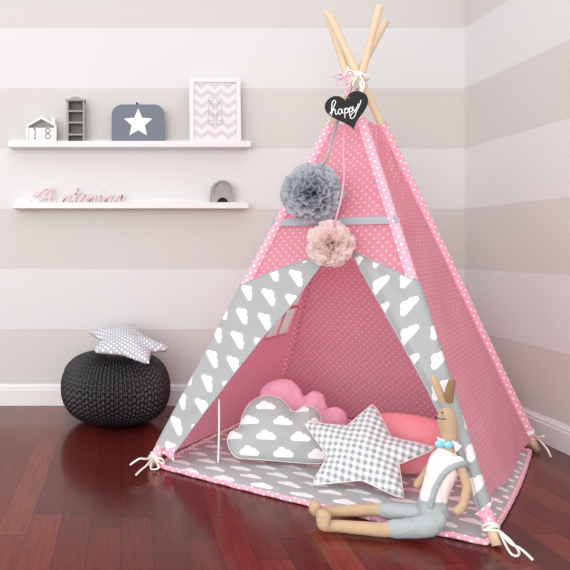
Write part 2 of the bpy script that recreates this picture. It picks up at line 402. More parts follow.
MB().prism([(sx+p[0], sz+p[1]-.004) for p in starpts(5, .074, .034)], V((0, yfc-.0015, 0)), U_, W_, N_, 0, .0012).build('star', M['chalk'], root, smooth=False)
hx = at(137, 0, 3.395).x
MB().tube([(hx-.022, 3.395, zt_), (hx-.018, 3.395, zt_+.010), (hx+.018, 3.395, zt_+.010), (hx+.022, 3.395, zt_)], .0022, 8).build('handle', M['white_paint'], root, label='thin pale handle')
MB().box(hx-.006, hx+.006, yfc+.001, yfc+.02, zt_+.0002, zt_+.009).build('clasp', M['black'], root, bevel=.001, label='small black clasp')

# framed print, leaning back a little
ang = radians(4); u = V((1, 0, 0)); v = V((0, sin(ang), cos(ang))); n_ = V((0, -cos(ang), sin(ang)))
o_ = V((at(215, 0, 3.372).x, 3.372, S1+.001))
hw = .1265; hh = at(0, 78.6, 3.39).z-S1; bw = .021
root = thing('picture_frame', o_, 'white framed pink chevron print of ballet shoes leaning on the upper ledge', 'picture frame', None)
mb = MB(); out = [(-hw, 0), (hw, 0), (hw, hh), (-hw, hh)]; inn = [(-hw+bw, bw), (hw-bw, bw), (hw-bw, hh-bw), (-hw+bw, hh-bw)]
for d in (.0, .016): mb.add([o_+u*p[0]+v*p[1]+n_*d for p in out+inn], [(i, (i+1) % 4, 4+(i+1) % 4, 4+i) for i in range(4)])
for P_ in (out, inn): mb.add([o_+u*p[0]+v*p[1]+n_*d for d in (0, .016) for p in P_], [(i, (i+1) % 4, 4+(i+1) % 4, 4+i) for i in range(4)])
mb.build('frame', M['white_paint'], root, smooth=False)
pr = MB().prism(inn, o_, u, v, n_, .001, .006).build('print', M['chevron'], root, smooth=False)
mb = MB()
for s_ in (-1, 1):
    cx_ = s_*.0205+.002; b_ = .105
    polyline(mb, [(cx_-.016, b_+.02), (cx_-.014, b_), (cx_, b_-.008), (cx_+.014, b_), (cx_+.016, b_+.02), (cx_+.013, b_+.045), (cx_+.008, b_+.062), (cx_+.013, b_+.08), (cx_+.006, b_+.103), (cx_-.004, b_+.104), (cx_-.013, b_+.08), (cx_-.008, b_+.062), (cx_-.014, b_+.045), (cx_-.016, b_+.02)], (o_+n_*.0065, u, v), .0011, 4, 5)
    polyline(mb, [(cx_-.010, b_+.02), (cx_, b_+.012), (cx_+.010, b_+.02), (cx_, b_+.05), (cx_-.010, b_+.02)], (o_+n_*.0065, u, v), .0009, 4, 5)
    polyline(mb, [(cx_-.002, b_+.104), (cx_-.014, b_+.118), (cx_-.004, b_+.132), (cx_+.010, b_+.128), (cx_+.006, b_+.114), (cx_-.006, b_+.12)], (o_+n_*.0065, u, v), .0009, 4, 5)
mb.build('shoe_drawing', M['ink'], pr)
MB().prism(inn, o_, u, v, n_, .0105, .0115).build('glass', M['glass'], root, smooth=False)

# word sign in script letters on the lower ledge
L = {  # strokes in units of x-height, pen moves right
 'A': (2.9, [[(-.7, .45), (-.55, .05), (-.1, .05), (.4, .5), (1.0, 1.35), (1.35, 1.6), (1.38, .9), (1.5, .15), (1.8, .05), (2.2, .4)], [(1.3, 1.55), (.7, 1.6), (.2, 1.25), (-.2, .9), (-.5, 1.0), (-.3, 1.3)], [(.5, .62), (1.0, .75), (1.6, .7)]]),
 'n': (1.15, [[(0, .8), (.18, .95), (.2, .6), (.1, 0)], [(.12, .3), (.4, .85), (.7, .95), (.72, .6), (.65, .1), (.85, .05), (1.15, .4)]]),
 't': (.8, [[(0, .3), (.35, 1.7), (.25, .6), (.25, .1), (.45, 0), (.8, .4)], [(.0, 1.05), (.7, 1.15)]]),
 'o': (1.05, [[(.55, .95), (.15, .75), (.08, .25), (.4, 0), (.75, .3), (.75, .75), (.5, .95), (.8, .85), (1.05, .7)]]),
 'i': (.65, [[(0, .35), (.22, .95), (.15, .3), (.3, 0), (.65, .4)], [(.3, 1.35), (.36, 1.45)]]),
 'a': (1.15, [[(.75, .85), (.4, .95), (.1, .55), (.15, .1), (.4, .02), (.75, .6), (.85, .95), (.75, .4), (.85, .03), (1.15, .35)]])}
mb = MB(); x = 0; sc = .050; ysn = 3.392; org = at(33.5, 0, ysn); org.z = S2+.004
for ch in 'Antonina':
    adv, st_ = L[ch]; 
    for s_ in st_:
        pts = [((x+p[0]+.9+p[1]*.28)*sc*.98, p[1]*sc) for p in s_]
        polyline(mb, pts, (org, U_, W_), .0056, 6, 6)
    x += adv*.98
wd = max(p.x for p in mb.v)-min(p.x for p in mb.v); tgt = (124.5-30)/F*ysn; mnx = min(p.x for p in mb.v); left = (30-CX)/F*ysn
for p in mb.v: p.x = left+(p.x-mnx)*tgt/wd; p.y = ysn+(p.y-ysn)*1.5
mz = min(p.z for p in mb.v)
for p in mb.v: p.z += S2+.0002-mz
tag(mb.build('word_sign', M['letters'], origin=(at(77, 0, ysn).x, ysn, S2)), 'pale pink cut-out word sign in script letters on the lower ledge', 'word sign')

# arched little box on the lower ledge
ya = 3.37; x0, x1 = at(211.8, 0, ya).x, at(233.2, 0, ya).x; xm_ = (x0+x1)/2; hw = (x1-x0)/2; zt_ = at(0, 180, ya).z; zmid = at(0, 194.5, ya).z
root = thing('arched_toy_box', (xm_, ya+.03, S2), 'small grey arched toy box with a dark mouse-hole opening on the lower ledge', 'toy box')
zc = zt_-hw; 
arch = [(x1, zmid)]+[(xm_+hw*cos(radians(a)), zc+hw*sin(radians(a))) for a in range(0, 181, 10)]+[(x0, zmid)]
mb = MB(); k = len(arch); mid = V((xm_, 0, (zc+zmid)/2)); inner = [(mid.x+(p[0]-mid.x)*.86, mid.z+(p[1]-mid.z)*.86) for p in arch]
mb.add([V((p[0], ya, p[1])) for p in arch+inner], [(i, (i+1) % k, k+(i+1) % k, k+i) for i in range(k)])
mb.add([V((p[0], d, p[1])) for d in (ya, ya+.05) for p in arch], [(i, (i+1) % k, k+(i+1) % k, k+i) for i in range(k)]+[tuple(range(k, 2*k))])
mb.add([V((p[0], d, p[1])) for d in (ya, ya+.012) for p in inner], [(i, (i+1) % k, k+(i+1) % k, k+i) for i in range(k)]+[tuple(range(k, 2*k))])
mb.build('arched_back', M['stone'], root, smooth=False)
mb = MB(); hole = [(xm_-.028, S2)]+[(xm_+.028*cos(radians(a)), S2+.012+.030*sin(radians(a))) for a in range(180, -1, -15)]+[(xm_+.028, S2)]
outl = [(x0-.002, S2), (x0-.002, zmid), (x1+.002, zmid), (x1+.002, S2)]
prf = outl[:2]+outl[2:]+hole[::-1]
mb.prism(prf, V((0, ya-.006, 0)), U_, W_, N_, 0, .006); mb.box(x0-.002, x1+.002, ya, ya+.05, zmid-.004, zmid); mb.box(x0-.002, x0+.004, ya, ya+.05, S2, zmid-.004); mb.box(x1-.004, x1+.002, ya, ya+.05, S2, zmid-.004)
mb.build('base', M['stone'], root, smooth=False)
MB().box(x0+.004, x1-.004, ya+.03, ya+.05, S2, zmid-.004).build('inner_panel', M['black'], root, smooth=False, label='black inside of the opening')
MB().ball((xm_-.006, ya+.011, zt_-.02), .004).build('knob', M['white_paint'], root, label='tiny pale knob')

# ------------------------------------------------------------------ pouf
pc = V((-.043, 3.13, 0)); PR = .243; PH = .318
root = MB(); NC = 40; SUBC = 12; NR = 22; SUBR = 11
nu, nv = NC*SUBC, NR*SUBR
def pouf_pt(u_, v_):
    ph = -pi/2+pi*v_; th = 2*pi*u_
    e = .62
    cr = abs(cos(ph))**e; sz_ = math.copysign(abs(sin(ph))**.9, sin(ph))
    r = PR*cr; z = PH*.5*(1+sz_)
    z = max(z, .004)
    kk = u_*NC*2; hc_ = int(kk+1e-9); best = 0
    for q in (hc_-1, hc_, hc_+1):
        x = (kk-q-.5)*2; sg = 1 if q % 2 else -1
        yv = (v_*NR+.5*(q % 2)+sg*.20*x) % 1.0*2-1
        hh_ = 1-(x/1.06)**2-(yv/1.45)**2
        if hh_ > best: best = hh_
    bump_ = sqrt(best); fade = min(1, cr*2.2)
    r += (.021*bump_-.012)*fade
    return V((pc.x+r*cos(th), pc.y+r*sin(th), z+.005*bump_*(sz_ > .5)*fade))
root.grid(pouf_pt, nu, nv)
pf = root.build('knitted_pouf', M['knit'], origin=(pc.x, pc.y, 0)); tag(pf, 'round dark charcoal chunky knitted pouf on the wooden floor by the back wall', 'pouf')

# ------------------------------------------------------------------ pillow maker
def pillow(outline, org, u, v, n, T, name, mat, label=None, parent=None, origin=None, rings=16, power=.5, uvrot=0, puck=.004, center=None, bend=None, uvoff=(0, 0), fine=.25):
    pts = outline; N = len(pts)
    c = center if center else V((sum(p.x for p in pts)/N, sum(p.y for p in pts)/N, 0)); c = V((c[0], c[1], 0))
    def dist(p):
        best = 9
        for i in range(N):
            a, b = pts[i], pts[(i+1) % N]; ab = b-a; tt = max(0, min(1, (p-a).dot(ab)/max(ab.dot(ab), 1e-12))); best = min(best, (a+ab*tt-p).length)
        return best
    D = dist(c); mb = MB(); vs_ = []; uvs = []; ca, sa = cos(uvrot), sin(uvrot)
    def add(p, h):
        q = org+u*p.x+v*p.y+n*h
        if bend: q = bend(q, p)
        vs_.append(q); uvs.append((p.x*ca+p.y*sa+uvoff[0], -p.x*sa+p.y*ca+uvoff[1]))
    for side in (1, -1):
        for k in range(1, rings+1):
            s_ = sin(k/rings*pi/2)
            for i, p in enumerate(pts):
                q = c+(p-c)*s_; d = 0 if k == rings else dist(q)
                h = T*min(1, d/D)**power; 
                if k < rings: h += puck*noise.noise(V((q.x*22, q.y*22, side*3)))*min(1, d/D*3)+puck*.8*sin(i*2.4)*math.exp(-(d/.02))*min(1, d/.006)
                add(q, side*h)
        add(c, side*(T+puck*noise.noise(V((c.x*22, c.y*22, side*3)))))
    half = rings*N+1; fs = []
    for sd in (0, 1):
        b = sd*half
        for k in range(rings-1):
            for i in range(N):
                q = (b+k*N+i, b+k*N+(i+1) % N, b+(k+1)*N+(i+1) % N, b+(k+1)*N+i); fs.append(q if sd == 0 else q[::-1])
        for i in range(N):
            q = (b+half-1, b+(i+1) % N, b+i); fs.append(q if sd == 0 else q[::-1])
    # merge edges: second side outer ring uses first side ring
    o0 = (rings-1)*N
    fs = [tuple((i-half if (half+o0 <= i < half+o0+N) else i) for i in f) for f in fs]
    mb.add(vs_, fs, uvs)
    o = mb.build(name, mat, parent, origin=origin)
    return o, [vs_[o0+i] for i in range(N)]
def star_outline(tips, inns, k=9, tipround=.08):
    """tips/inns in order; edges a touch curved, tips rounded"""
    P_ = []
    for i in range(5):
        P_ += [V((*tips[i][:2], 0)), V((*inns[i][:2], 0))]
    out_ = []
    for i in range(10):
        a, b = P_[i], P_[(i+1) % 10]; s0 = .07 if i % 2 == 0 else 0; s1 = 1-.07 if i % 2 == 1 else 1
        for j in range(k): tt = s0+(s1-s0)*j/k; out_.append(a.lerp(b, tt))
    return out_
def frame_px(pl, pr_, z0, tilt):
    """upright plane through two ground points, tilted back by tilt degrees from vertical"""
    h0 = V((0, 0, z0)); a = on_plane(pl[0], pl[1], h0, V((0, 0, 1))); b = on_plane(pr_[0], pr_[1], h0, V((0, 0, 1)))
    u = (b-a).normalized(); back = V((-u.y, u.x, 0)); v = (V((0, 0, 1))*cos(radians(tilt))+back*sin(radians(tilt))); n = u.cross(v)
    return a, u, v, n
def px_outline(pts, fr):
    a, u, v, n = fr; out_ = []
    for p in pts:
        q = on_plane(p[0], p[1], a, n)-a; out_.append(V((q.dot(u), q.dot(v), 0)))
    return out_

# star cushion on the pouf
tl = radians(17); o_ = V((0, 3.0, .345)); u = V((1, 0, 0)); v = V((0, cos(tl), sin(tl))); n_ = u.cross(v)
cc = at(125, 343, 3.03); fr = (cc, u, v, n_)
tips = px_outline([(88, 332), (93, 352), (149, 364), (171, 349), (133, 323)], fr); inn_ = px_outline([(102, 341), (122, 355), (151, 352), (143, 337), (118, 329)], fr)
def droop(q, p): r = V((q.x-cc.x, q.y-cc.y, 0)).length; return q+V((0, 0, -.16*r*r))
o, _ = pillow(star_outline(tips, inn_), *fr, .040, 'star_cushion', M['greydot'], origin=cc, bend=droop, center=px_outline([(124, 344)], fr)[0])
tag(o, 'grey star cushion with white dots lying on top of the knitted pouf', 'cushion')
o.location.z += .006

# ------------------------------------------------------------------ teepee
FT = {'FL': V((.0796, 2.469, 0)), 'FR': V((.989, 1.8126, 0)), 'RB': V((1.648, 2.728, 0)), 'BL': V((.7386, 3.375, 0))}
FT['FL'] = V((at(150, 466, 2.47).x, 2.475, 0)); FT['RB'] = V((at(537, 452, 2.668).x, 2.668, 0))
TP = {'FR': at(327, 12, 2.74), 'RB': at(329, 14, 2.58), 'FL': at(386, 21, 2.64), 'BL': at(380, 5, 2.46)}
tent = thing('teepee_tent', (.864, 2.598, 0), 'pink dotted teepee tent with grey cloud-print flaps on wooden poles', 'tent')
def pole_at(k, z): a, b = FT[k], TP[k]; return a+(b-a)*(z/b.z)
for k in ('FL', 'BL', 'FR', 'RB'):
    a = FT[k]; b = TP[k]; d = (b-a).normalized(); e = b+d*.0
    MB().tube([a+V((0, 0, .006)), a+d*.05, b-d*.004, b], [.0135, .014, .0138, .011], 16).build('pole', M['pine'], tent)
ZT = 1.262
cen = V((.864, 2.6, 0))
def face(i, j):
    a, b = FT[i], FT[j]; c = pole_at(i, 1.2).lerp(pole_at(j, 1.2), .5); u = (b-a).normalized(); n = (b-a).cross(c-a).normalized()
    if n.dot(a-cen) < 0: n = -n
    w = n.cross(u); w = w if w.z > 0 else -w
    return a, u, w, n
def fuv(fa, off=0):
    a, u, w, n = fa; return lambda s_, t_, p: ((p-a).dot(u), (p-a).dot(w))
def panel(i, j, z0fn, z1, fold=.006, seed=0, skip=None, sag=.012, nu=60, nv=70, zrows=None, scols=None, outw=1):
    fa = face(i, j); n = fa[3]
    def fn(s_, t_):
        if scols: s_ = scols(s_)
        z0 = z0fn(s_) if callable(z0fn) else z0fn; z = z0+(z1-z0)*t_
        if zrows: z = zrows(t_)
        p = pole_at(i, z).lerp(pole_at(j, z), s_)
        edge = min(1, 5*s_, 5*(1-s_)); 
        f = noise.noise(V((s_*2.5+seed, z*7, seed)))*fold+noise.noise(V((s_*7+seed, z*16, seed+5)))*fold*.35
        return p+n*(f-sag*sin(pi*s_)*(1-z/1.5))*edge
    return MB().grid(fn, nu, nv, fuv(fa), skip)
# left panel with window: window bounds in (s, z)
faL = face('FL', 'BL')
def sz(px, py, i, j):
    fa = face(i, j); p = on_plane(px, py, fa[0], fa[3]); z = p.z; a, b = pole_at(i, z), pole_at(j, z)
    return (p-a).dot((b-a).normalized())/(b-a).length, z
w00 = sz(263, 337, 'FL', 'BL'); w10 = sz(285, 334, 'FL', 'BL'); w11 = sz(298, 289, 'FL', 'BL')
sw0, sw1 = w00[0], w10[0]; sw1 = max(sw1, sw0+.15); zw0 = (w00[1]+w10[1])/2; zw1 = w11[1]
zw1 = max(zw1, zw0+.2)
# keep the window a rectangle in the cloth's own plane
wa = faL[0]; ru = faL[1]; rw = faL[2]
pA = pole_at('FL', zw0).lerp(pole_at('BL', zw0), sw0); pB = pole_at('FL', zw0).lerp(pole_at('BL', zw0), sw1)
U0, U1 = (pA-wa).dot(ru), (pB-wa).dot(ru); W0 = (pA-wa).dot(rw); W1 = W0+(zw1-zw0)/rw.z
U1 = U0+.25; W1 = W0+.27
# left wall as a rectangular-lattice cloth clipped by the poles: built row by row around the opening
def leftpanel():
    mb = MB(); n = faL[3]
    # full width rows, columns snap to the window sides in the window rows
    NV = 66; rows = sorted([0.03/rw.z+(ZT/rw.z-.03/rw.z)*i/NV for i in range(NV+1) if min(abs((.03+(ZT-.03)*i/NV)/rw.z-W0), abs((.03+(ZT-.03)*i/NV)/rw.z-W1)) > .004]+[W0, W1])
    def ends(W):
        z = W*rw.z; return (pole_at('FL', z)-wa).dot(ru), (pole_at('BL', z)-wa).dot(ru)
    NU = 60; ia, ib = 20, 36
    def P(i, W):
        a, b = ends(W); z = W*rw.z
        k0 = a+(U0-a)*i/ia if i <= ia else (U0+(U1-U0)*(i-ia)/(ib-ia) if i <= ib else U1+(b-U1)*(i-ib)/(NU-ib))
        if W > W0+.35 or a > U0 or b < U1: k0 = a+(b-a)*i/NU
        s_ = (k0-a)/(b-a); p = wa+ru*k0+rw*W; edge = max(0, min(1, 5*s_, 5*(1-s_)))
        return p+n*(noise.noise(V((s_*2.5, z*7, 2)))*.005-.010*sin(pi*s_)*(1-z/1.5))*edge, (k0, W)
    vs_ = []; uvs = []; fs = []
    for W in rows:
        for i in range(NU+1): p, q = P(i, W); vs_.append(p); uvs.append(q)
    for j in range(len(rows)-1):
        for i in range(NU):
            if W0-1e-6 <= rows[j] < W1-1e-6 and ia <= i < ib: continue
            fs.append((j*(NU+1)+i, j*(NU+1)+i+1, (j+1)*(NU+1)+i+1, (j+1)*(NU+1)+i))
    return mb.add(vs_, fs, uvs), (lambda uu, W: wa+ru*uu+rw*W+n*(-.008))
mbL, WP = leftpanel()
lp = mbL.build('left_panel', M['pink_dot'], tent)
nL = faL[3]
mb = MB(); um, wm = (U0+U1)/2, (W0+W1)/2
def strip(mb, a, b, wd_):
    a, b = V(a), V(b); d = (b-a).normalized(); s_ = d.cross(nL).normalized()*wd_/2
    mb.add([a-s_-nL*.003, a+s_-nL*.003, b+s_-nL*.003, b-s_-nL*.003, a-s_+nL*.003, a+s_+nL*.003, b+s_+nL*.003, b-s_+nL*.003], [(0, 1, 2, 3), (7, 6, 5, 4), (0, 4, 5, 1), (1, 5, 6, 2), (2, 6, 7, 3), (3, 7, 4, 0)], [(0, 0), (.01, 0), (.01, .2), (0, .2)]*2)
strip(mb, WP(um, W0), WP(um, W1), .014); strip(mb, WP(U0, wm), WP(U1, wm), .014)
for a, b in (((U0, W0), (U1, W0)), ((U1, W0), (U1, W1)), ((U1, W1), (U0, W1)), ((U0, W1), (U0, W0))): strip(mb, WP(*a), WP(*b), .010)
wf = mb.build('window_frame', M['pink_dot_sleeve'], lp, smooth=False)
MB().add([WP(U0, W0)+nL*.004, WP(U1, W0)+nL*.004, WP(U1, W1)+nL*.004, WP(U0, W1)+nL*.004], [(0, 1, 2, 3)]).build('window_voile', M['voile'], lp)
panel('BL', 'RB', .02, ZT, fold=.014, seed=3).build('back_panel', M['pink_dot'], tent)
panel('FR', 'RB', lambda s_: .075-.035*s_+.012*sin(s_*9), ZT, fold=.022, seed=11, nu=70, nv=90).build('right_panel', M['pink_dot'], tent)
# casings round the poles
RS = .0185
def casing(k, z0, z1, r=RS, mat='pink_dot_sleeve', name='pole_casing', wob=.0018):
    pts = []; rs = []
    for i in range(31):
        z = z0+(z1-z0)*i/30; pts.append(pole_at(k, z)); rs.append(r+wob*noise.noise(V((z*9, ord(k[0]) % 7+ord(k[1]) % 5, 0))))
    return MB().tube(pts, rs, 14, cap=False).build(name, M[mat], tent)
casing('FL', .030, ZT); casing('BL', .03, ZT); casing('RB', .055, ZT+.005, RS*1.1); casing('FR', .05, ZT)
# front face
FF = face('FL', 'FR'); fa_, fu, fw, fn_ = FF
def onF(px, py, off=.0): return on_plane(px, py, fa_+fn_*off, fn_)
apex = onF(341, 246)
# flap outer edge heights
def z_on_pole(k, py):
    best = None
    for i in range(1400):
        z = i*.001; p = pole_at(k, z); yy_ = CY-(p.z-CAMZ)/p.y*F
        if best is None or abs(yy_-py) < best[0]: best = (abs(yy_-py), z)
    return best[1]
zLt, zRt = z_on_pole('FL', 286), z_on_pole('FR', 281)
zLb, zRb = z_on_pole('FL', 445), z_on_pole('FR', 507)
def fbot(s_):
    za = zLt+.012; zb = zRt+.012; zc_ = apex.z-.004
    a, b = pole_at('FL', apex.z), pole_at('FR', apex.z); sm = (apex-a).dot((b-a).normalized())/(b-a).length
    return za+(zc_-za)*(s_/sm)**.85 if s_ < sm else zb+(zc_-zb)*((1-s_)/(1-sm))**.85
fp = panel('FL', 'FR', lambda s_: fbot(s_)-.02, ZT, fold=.006, seed=21, sag=.002, nu=60, nv=30).build('front_panel', M['pink_dot'], tent)
# ribbon band across the front
zr = .8+(247-221.5)/F*2.3
mb = MB()
def rb(s_, t_):
    z = zr-.013+.026*t_; a, b = pole_at('FL', z), pole_at('FR', z); l = (b-a).normalized(); a = a-l*.02; b = b+l*.02
    e = min(s_, 1-s_); return a.lerp(b, s_)+fn_*(.012+.0095*(1-min(1, e*14))+.001*sin(t_*pi))
mb.grid(rb, 60, 4); mb.build('ribbon_band', M['grey_ribbon'], tent, label='plain grey ribbon band')
def curve(pts, v_):
    ls = [(V(pts[i+1])-V(pts[i])).length for i in range(len(pts)-1)]; T_ = sum(ls)*v_
    for i, l in enumerate(ls):
        if T_ <= l or i == len(ls)-1: return V(pts[i]).lerp(V(pts[i+1]), min(1, T_/l))
        T_ -= l
def flap(k, inner_px, zb, zt, side, mat, seed):
    inner = [onF(*p, .014) for p in inner_px]     # bottom -> apex
    lat = fu*side; NU1, NUW, NV = 26, 8, 70; RW = RS+.0035
    mb = MB(); vs_ = []; uvs = []; fs = []
    for j in range(NV+1):
        v_ = j/NV; z = zb+(zt-zb)*v_; c = pole_at(k, z); I = curve(inner, v_); T_ = c+fn_*RW
        wd_ = (T_-I).length; row = []
        for i in range(NU1+1):
            s_ = i/NU1; p = I.lerp(T_, s_)
            p += fn_*(.010*noise.noise(V((s_*2, v_*6, seed)))*sin(pi*s_)*1.4+.005*sin(pi*s_))
            row.append((p, (p-fa_).dot(fu), (p-fa_).dot(fw)))
        for i in range(1, NUW+1):
            th = radians(175)*i/NUW; p = c+fn_*RW*cos(th)+lat*RW*sin(th)
            row.append((p, (T_-fa_).dot(fu)+side*RW*th, (T_-fa_).dot(fw)))
        for p, a, b in row: vs_.append(p); uvs.append((a, b))
    W_n = NU1+NUW+1
    fs = [(j*W_n+i, j*W_n+i+1, (j+1)*W_n+i+1, (j+1)*W_n+i) for j in range(NV) for i in range(W_n-1)]
    mb.add(vs_, fs, uvs); o = mb.build('door_flap', M[mat], tent)
    hem = MB().tube([curve(inner, i/40)+fn_*.001 for i in range(41)], .0022, 6).build('hem', M['grey_ribbon'], o)
    mb = MB().tube([vs_[NV*W_n+i] for i in range(NU1+3)], .0024, 6).build('seam', M['grey_ribbon'], o)
    return o
fl = flap('FL', [(173, 455), (201, 417), (227, 383), (263, 337), (291, 306), (319, 268), (341, 246)], zLb, zLt, -1, 'cloud_left', 1)
fr_ = flap('FR', [(481, 519), (463, 467), (444, 424), (425, 385), (396, 333), (370, 287), (354, 258), (341, 246)], zRb, zRt, 1, 'cloud_right', 4)
# turned-up pink corners at the foot of the flaps
def corner(pp, off=.024):
    a, b, c = [onF(*p, off) for p in pp]; MB().grid(lambda s_, t_: a.lerp(b, s_).lerp(c, t_)+fn_*.006*sin(pi*t_), 6, 6, fuv(FF)).build('flap_lining', M['pink_edge'], tent, label='pink turned-up corner of the flap lining')
corner([(161, 452), (174, 461), (176, 446)]); corner([(475, 514), (486, 520), (493, 500)])
# hanging white cord of the left flap
a = onF(219, 399, -.012); b = V((a.x-.003, a.y, 0.03))
MB().tube(spline([a, (a.x, a.y, .15), b], 6), .0035, 8).build('tie_cord', M['cream_cloth'], tent, label='white cord hanging from the left flap')
# foot ties
def tie(k, z, tails, loops=(), R=.0205, wraps=3):
    c = pole_at(k, z); ax = (TP[k]-FT[k]).normalized(); a1 = ax.orthogonal().normalized(); a2 = ax.cross(a1); mb = MB()
    for q in range(wraps):
        pts = [c+ax*((q-(wraps-1)/2)*.008)+(a1*cos(th)+a2*sin(th))*R+ax*.003*sin(th*2+q) for th in [2*pi*i/20 for i in range(21)]]
        mb.tube(pts, .004, 6)
    for p in tails: mb.tube(spline(p, 6), .0036, 6)
    for p in loops: mb.tube(spline(p, 6), .0032, 6)
    return mb.build('tie_bow', M['cream_cloth'], tent, label='white cotton tie knotted round the pole foot')
c = pole_at('FL', .04); f0 = c+V((-.01, -.022, 0))
tie('FL', .034, [[f0, at(146, 459, 2.41), at(139, 459, 2.39), at(130, 465, 2.37)], [f0, at(146, 466, 2.39), at(141, 470, 2.36), at(136, 475, 2.33)]], [[f0, f0+V((.02, -.012, -.03)), f0+V((-.01, -.016, -.034)), f0], [f0, f0+V((.035, -.01, -.018)), f0+V((.03, -.01, 0)), f0]], wraps=3)
c = pole_at('FR', .045); f0 = c+V((.012, -.018, 0))
tie('FR', .047, [[f0, at(510, 543, 1.77), at(521, 549, 1.745), at(533, 560, 1.725)], [c+V((-.03, -.016, 0)), f0+V((0, -.004, 0))]], [[f0, at(509, 551, 1.76), at(516, 556, 1.74), at(519, 552, 1.76), at(511, 541, 1.78), f0]], R=.019, wraps=2)
c = pole_at('RB', .07); f0 = c+V((.012, -.018, 0))
tie('RB', .078, [[f0, at(538, 437, 2.60), at(544, 436, 2.56)], [f0, at(541, 442, 2.58), at(547, 449, 2.53), at(551, 457, 2.52)]], R=.0205, wraps=2)
# knot at the crossing
mb = MB(); kc = at(357, 78, 2.53)
for q in range(6):
    aa = radians(q*29); pl = Matrix.Rotation(radians(-25+q*11), 3, 'Y') @ Matrix.Rotation(radians(-15+q*7), 3, 'X')
    mb.tube([kc+V((0, 0, (q-2.5)*.006))+pl @ V((cos(th)*.040, sin(th)*.046, .004*sin(3*th))) for th in [2*pi*i/24 for i in range(25)]], .0048, 7)
mb.ball(at(359, 74, 2.47), .014, .009, .010)
for tl_ in ([at(359, 75, 2.47), at(364, 84, 2.455), at(361, 98, 2.45), at(366, 112, 2.44)], [at(357, 76, 2.47), at(352, 88, 2.45), at(356, 104, 2.44)], [at(358, 76, 2.47), at(346, 74, 2.45), at(341, 80, 2.44)]): mb.tube(spline(tl_, 6), .0034, 6)
mb.build('top_binding', M['cream_cloth'], tent, label='cream cotton tape knotted round the crossed poles')
for k, p1 in (('FL', at(352, 80, 2.47)), ('FR', at(361, 80, 2.47))):   # tapes from the panel top to the knot
    a = pole_at(k, ZT-.01)+fn_*.02; MB().tube(spline([a, a.lerp(p1, .5)+V((0, -.005, 0)), p1], 6), .006, 8, flat=.35).build('top_tape', M['cream_cloth'], tent)

# ------------------------------------------------------------------ mat
root = thing('play_mat', (.864, 2.598, 0), 'quilted grey cloud-print play mat with pink dotted edge under the teepee', 'mat')
mc = [FT['FL']+V((.026, -.004, 0)), FT['FR']+V((-.022, .012, 0)), FT['RB']+V((-.045, -.03, 0)), FT['BL']+V((-.01, -.02, 0))]
mu = (mc[1]-mc[0]).normalized(); mw = (mc[3]-mc[0]).normalized()
def mat_pt(s_, t_, up=0):
    p = mc[0].lerp(mc[1], s_).lerp(mc[3].lerp(mc[2], s_), t_)
    p = p - mw*(.022*sin(pi*min(1, s_*1.0))*max(0, 1-t_*4)) + mu*(.012*sin(pi*t_)*max(0, (s_-.75)*4)) 
    # quilting
    return p
def mat_top(s_, t_):
    p = mat_pt(s_, t_); e = min(s_, 1-s_, t_, 1-t_); q = abs(sin(s_*pi*4))**.4*abs(sin(t_*pi*4))**.4
    wv = .004*noise.noise(V((p.x*6, p.y*6, 1)))
    z = .008+.014*min(1, e*30)**.5*(.55+.45*q)+wv*min(1, e*20); return V((p.x, p.y, z))
mb = MB(); mb.grid(mat_top, 90, 90, lambda s_, t_, p: ((p-mc[0]).dot(mu), (p-mc[0]).dot(mw)))
mb.build('mat_top', M['cloud_mat'], root)
edge = [V(mat_pt(i/40, 0)) for i in range(41)]+[V(mat_pt(1, i/40)) for i in range(1, 41)]+[V(mat_pt(1-i/40, 1)) for i in range(1, 41)]+[V(mat_pt(0, 1-i/40)) for i in range(1, 41)]
mb = MB().tube([p+V((0, 0, .0095+.0015*sin(i*1.9))) for i, p in enumerate(edge)], .0085, 8)
mb.v = [V((p.x, p.y, max(.0006, p.z))) for p in mb.v]
mb.uv = [((a*1.0), b) for a, b in mb.uv]
mb.build('edge_piping', M['pink_edge'], root, label='pink dotted edging')
MB().grid(lambda s_, t_: mat_pt(s_, t_)+V((0, 0, .001)), 20, 20, lambda s_, t_, p: (p.x, p.y)).build('underside', M['pink_edge'], root)

# ------------------------------------------------------------------ cushions in the tent
def cushion(px_pts, bl, br, z0, tilt, T, mat, label, power=.5, uvrot=0, star=None, lift=0, center=None, uvoff=(0, 0), piping=None, puck=.004):
    frm = frame_px(bl, br, z0, tilt)
    if star: ol = star_outline(px_outline(star[0], frm), px_outline(star[1], frm))
    else: ol = px_outline([(p.x, p.y) for p in spline(px_pts, 6, True)], frm)
    c_ = px_outline([center], frm)[0] if center else None
    og = frm[0].copy(); og.z = 0
    o, edge_ = pillow(ol, *frm, T, 'cushion', mat, origin=og, power=power, uvrot=uvrot, center=c_, uvoff=uvoff, puck=puck)
    tag(o, label, 'cushion')
    if piping: MB().tube(edge_+[edge_[0]], .0022, 6).build('piping', piping, o)
    return o
gc = cushion([(228, 444), (230, 433), (239, 428), (243, 415), (251, 402), (266, 396), (280, 399), (289, 408), (295, 412), (306, 406), (318, 411), (322, 424), (331, 434), (334, 448), (330, 462), (305, 463), (280, 461), (255, 459), (236, 457)],
             (236, 462), (330, 467), .03, 24, .052, M['cloud_pillow'], 'grey cloud-shaped cushion printed with white clouds on the mat', power=.55, center=(281, 437), piping=M['cream_cloth'], uvoff=(.012, .015))
gc.name = 'cloud_cushion'
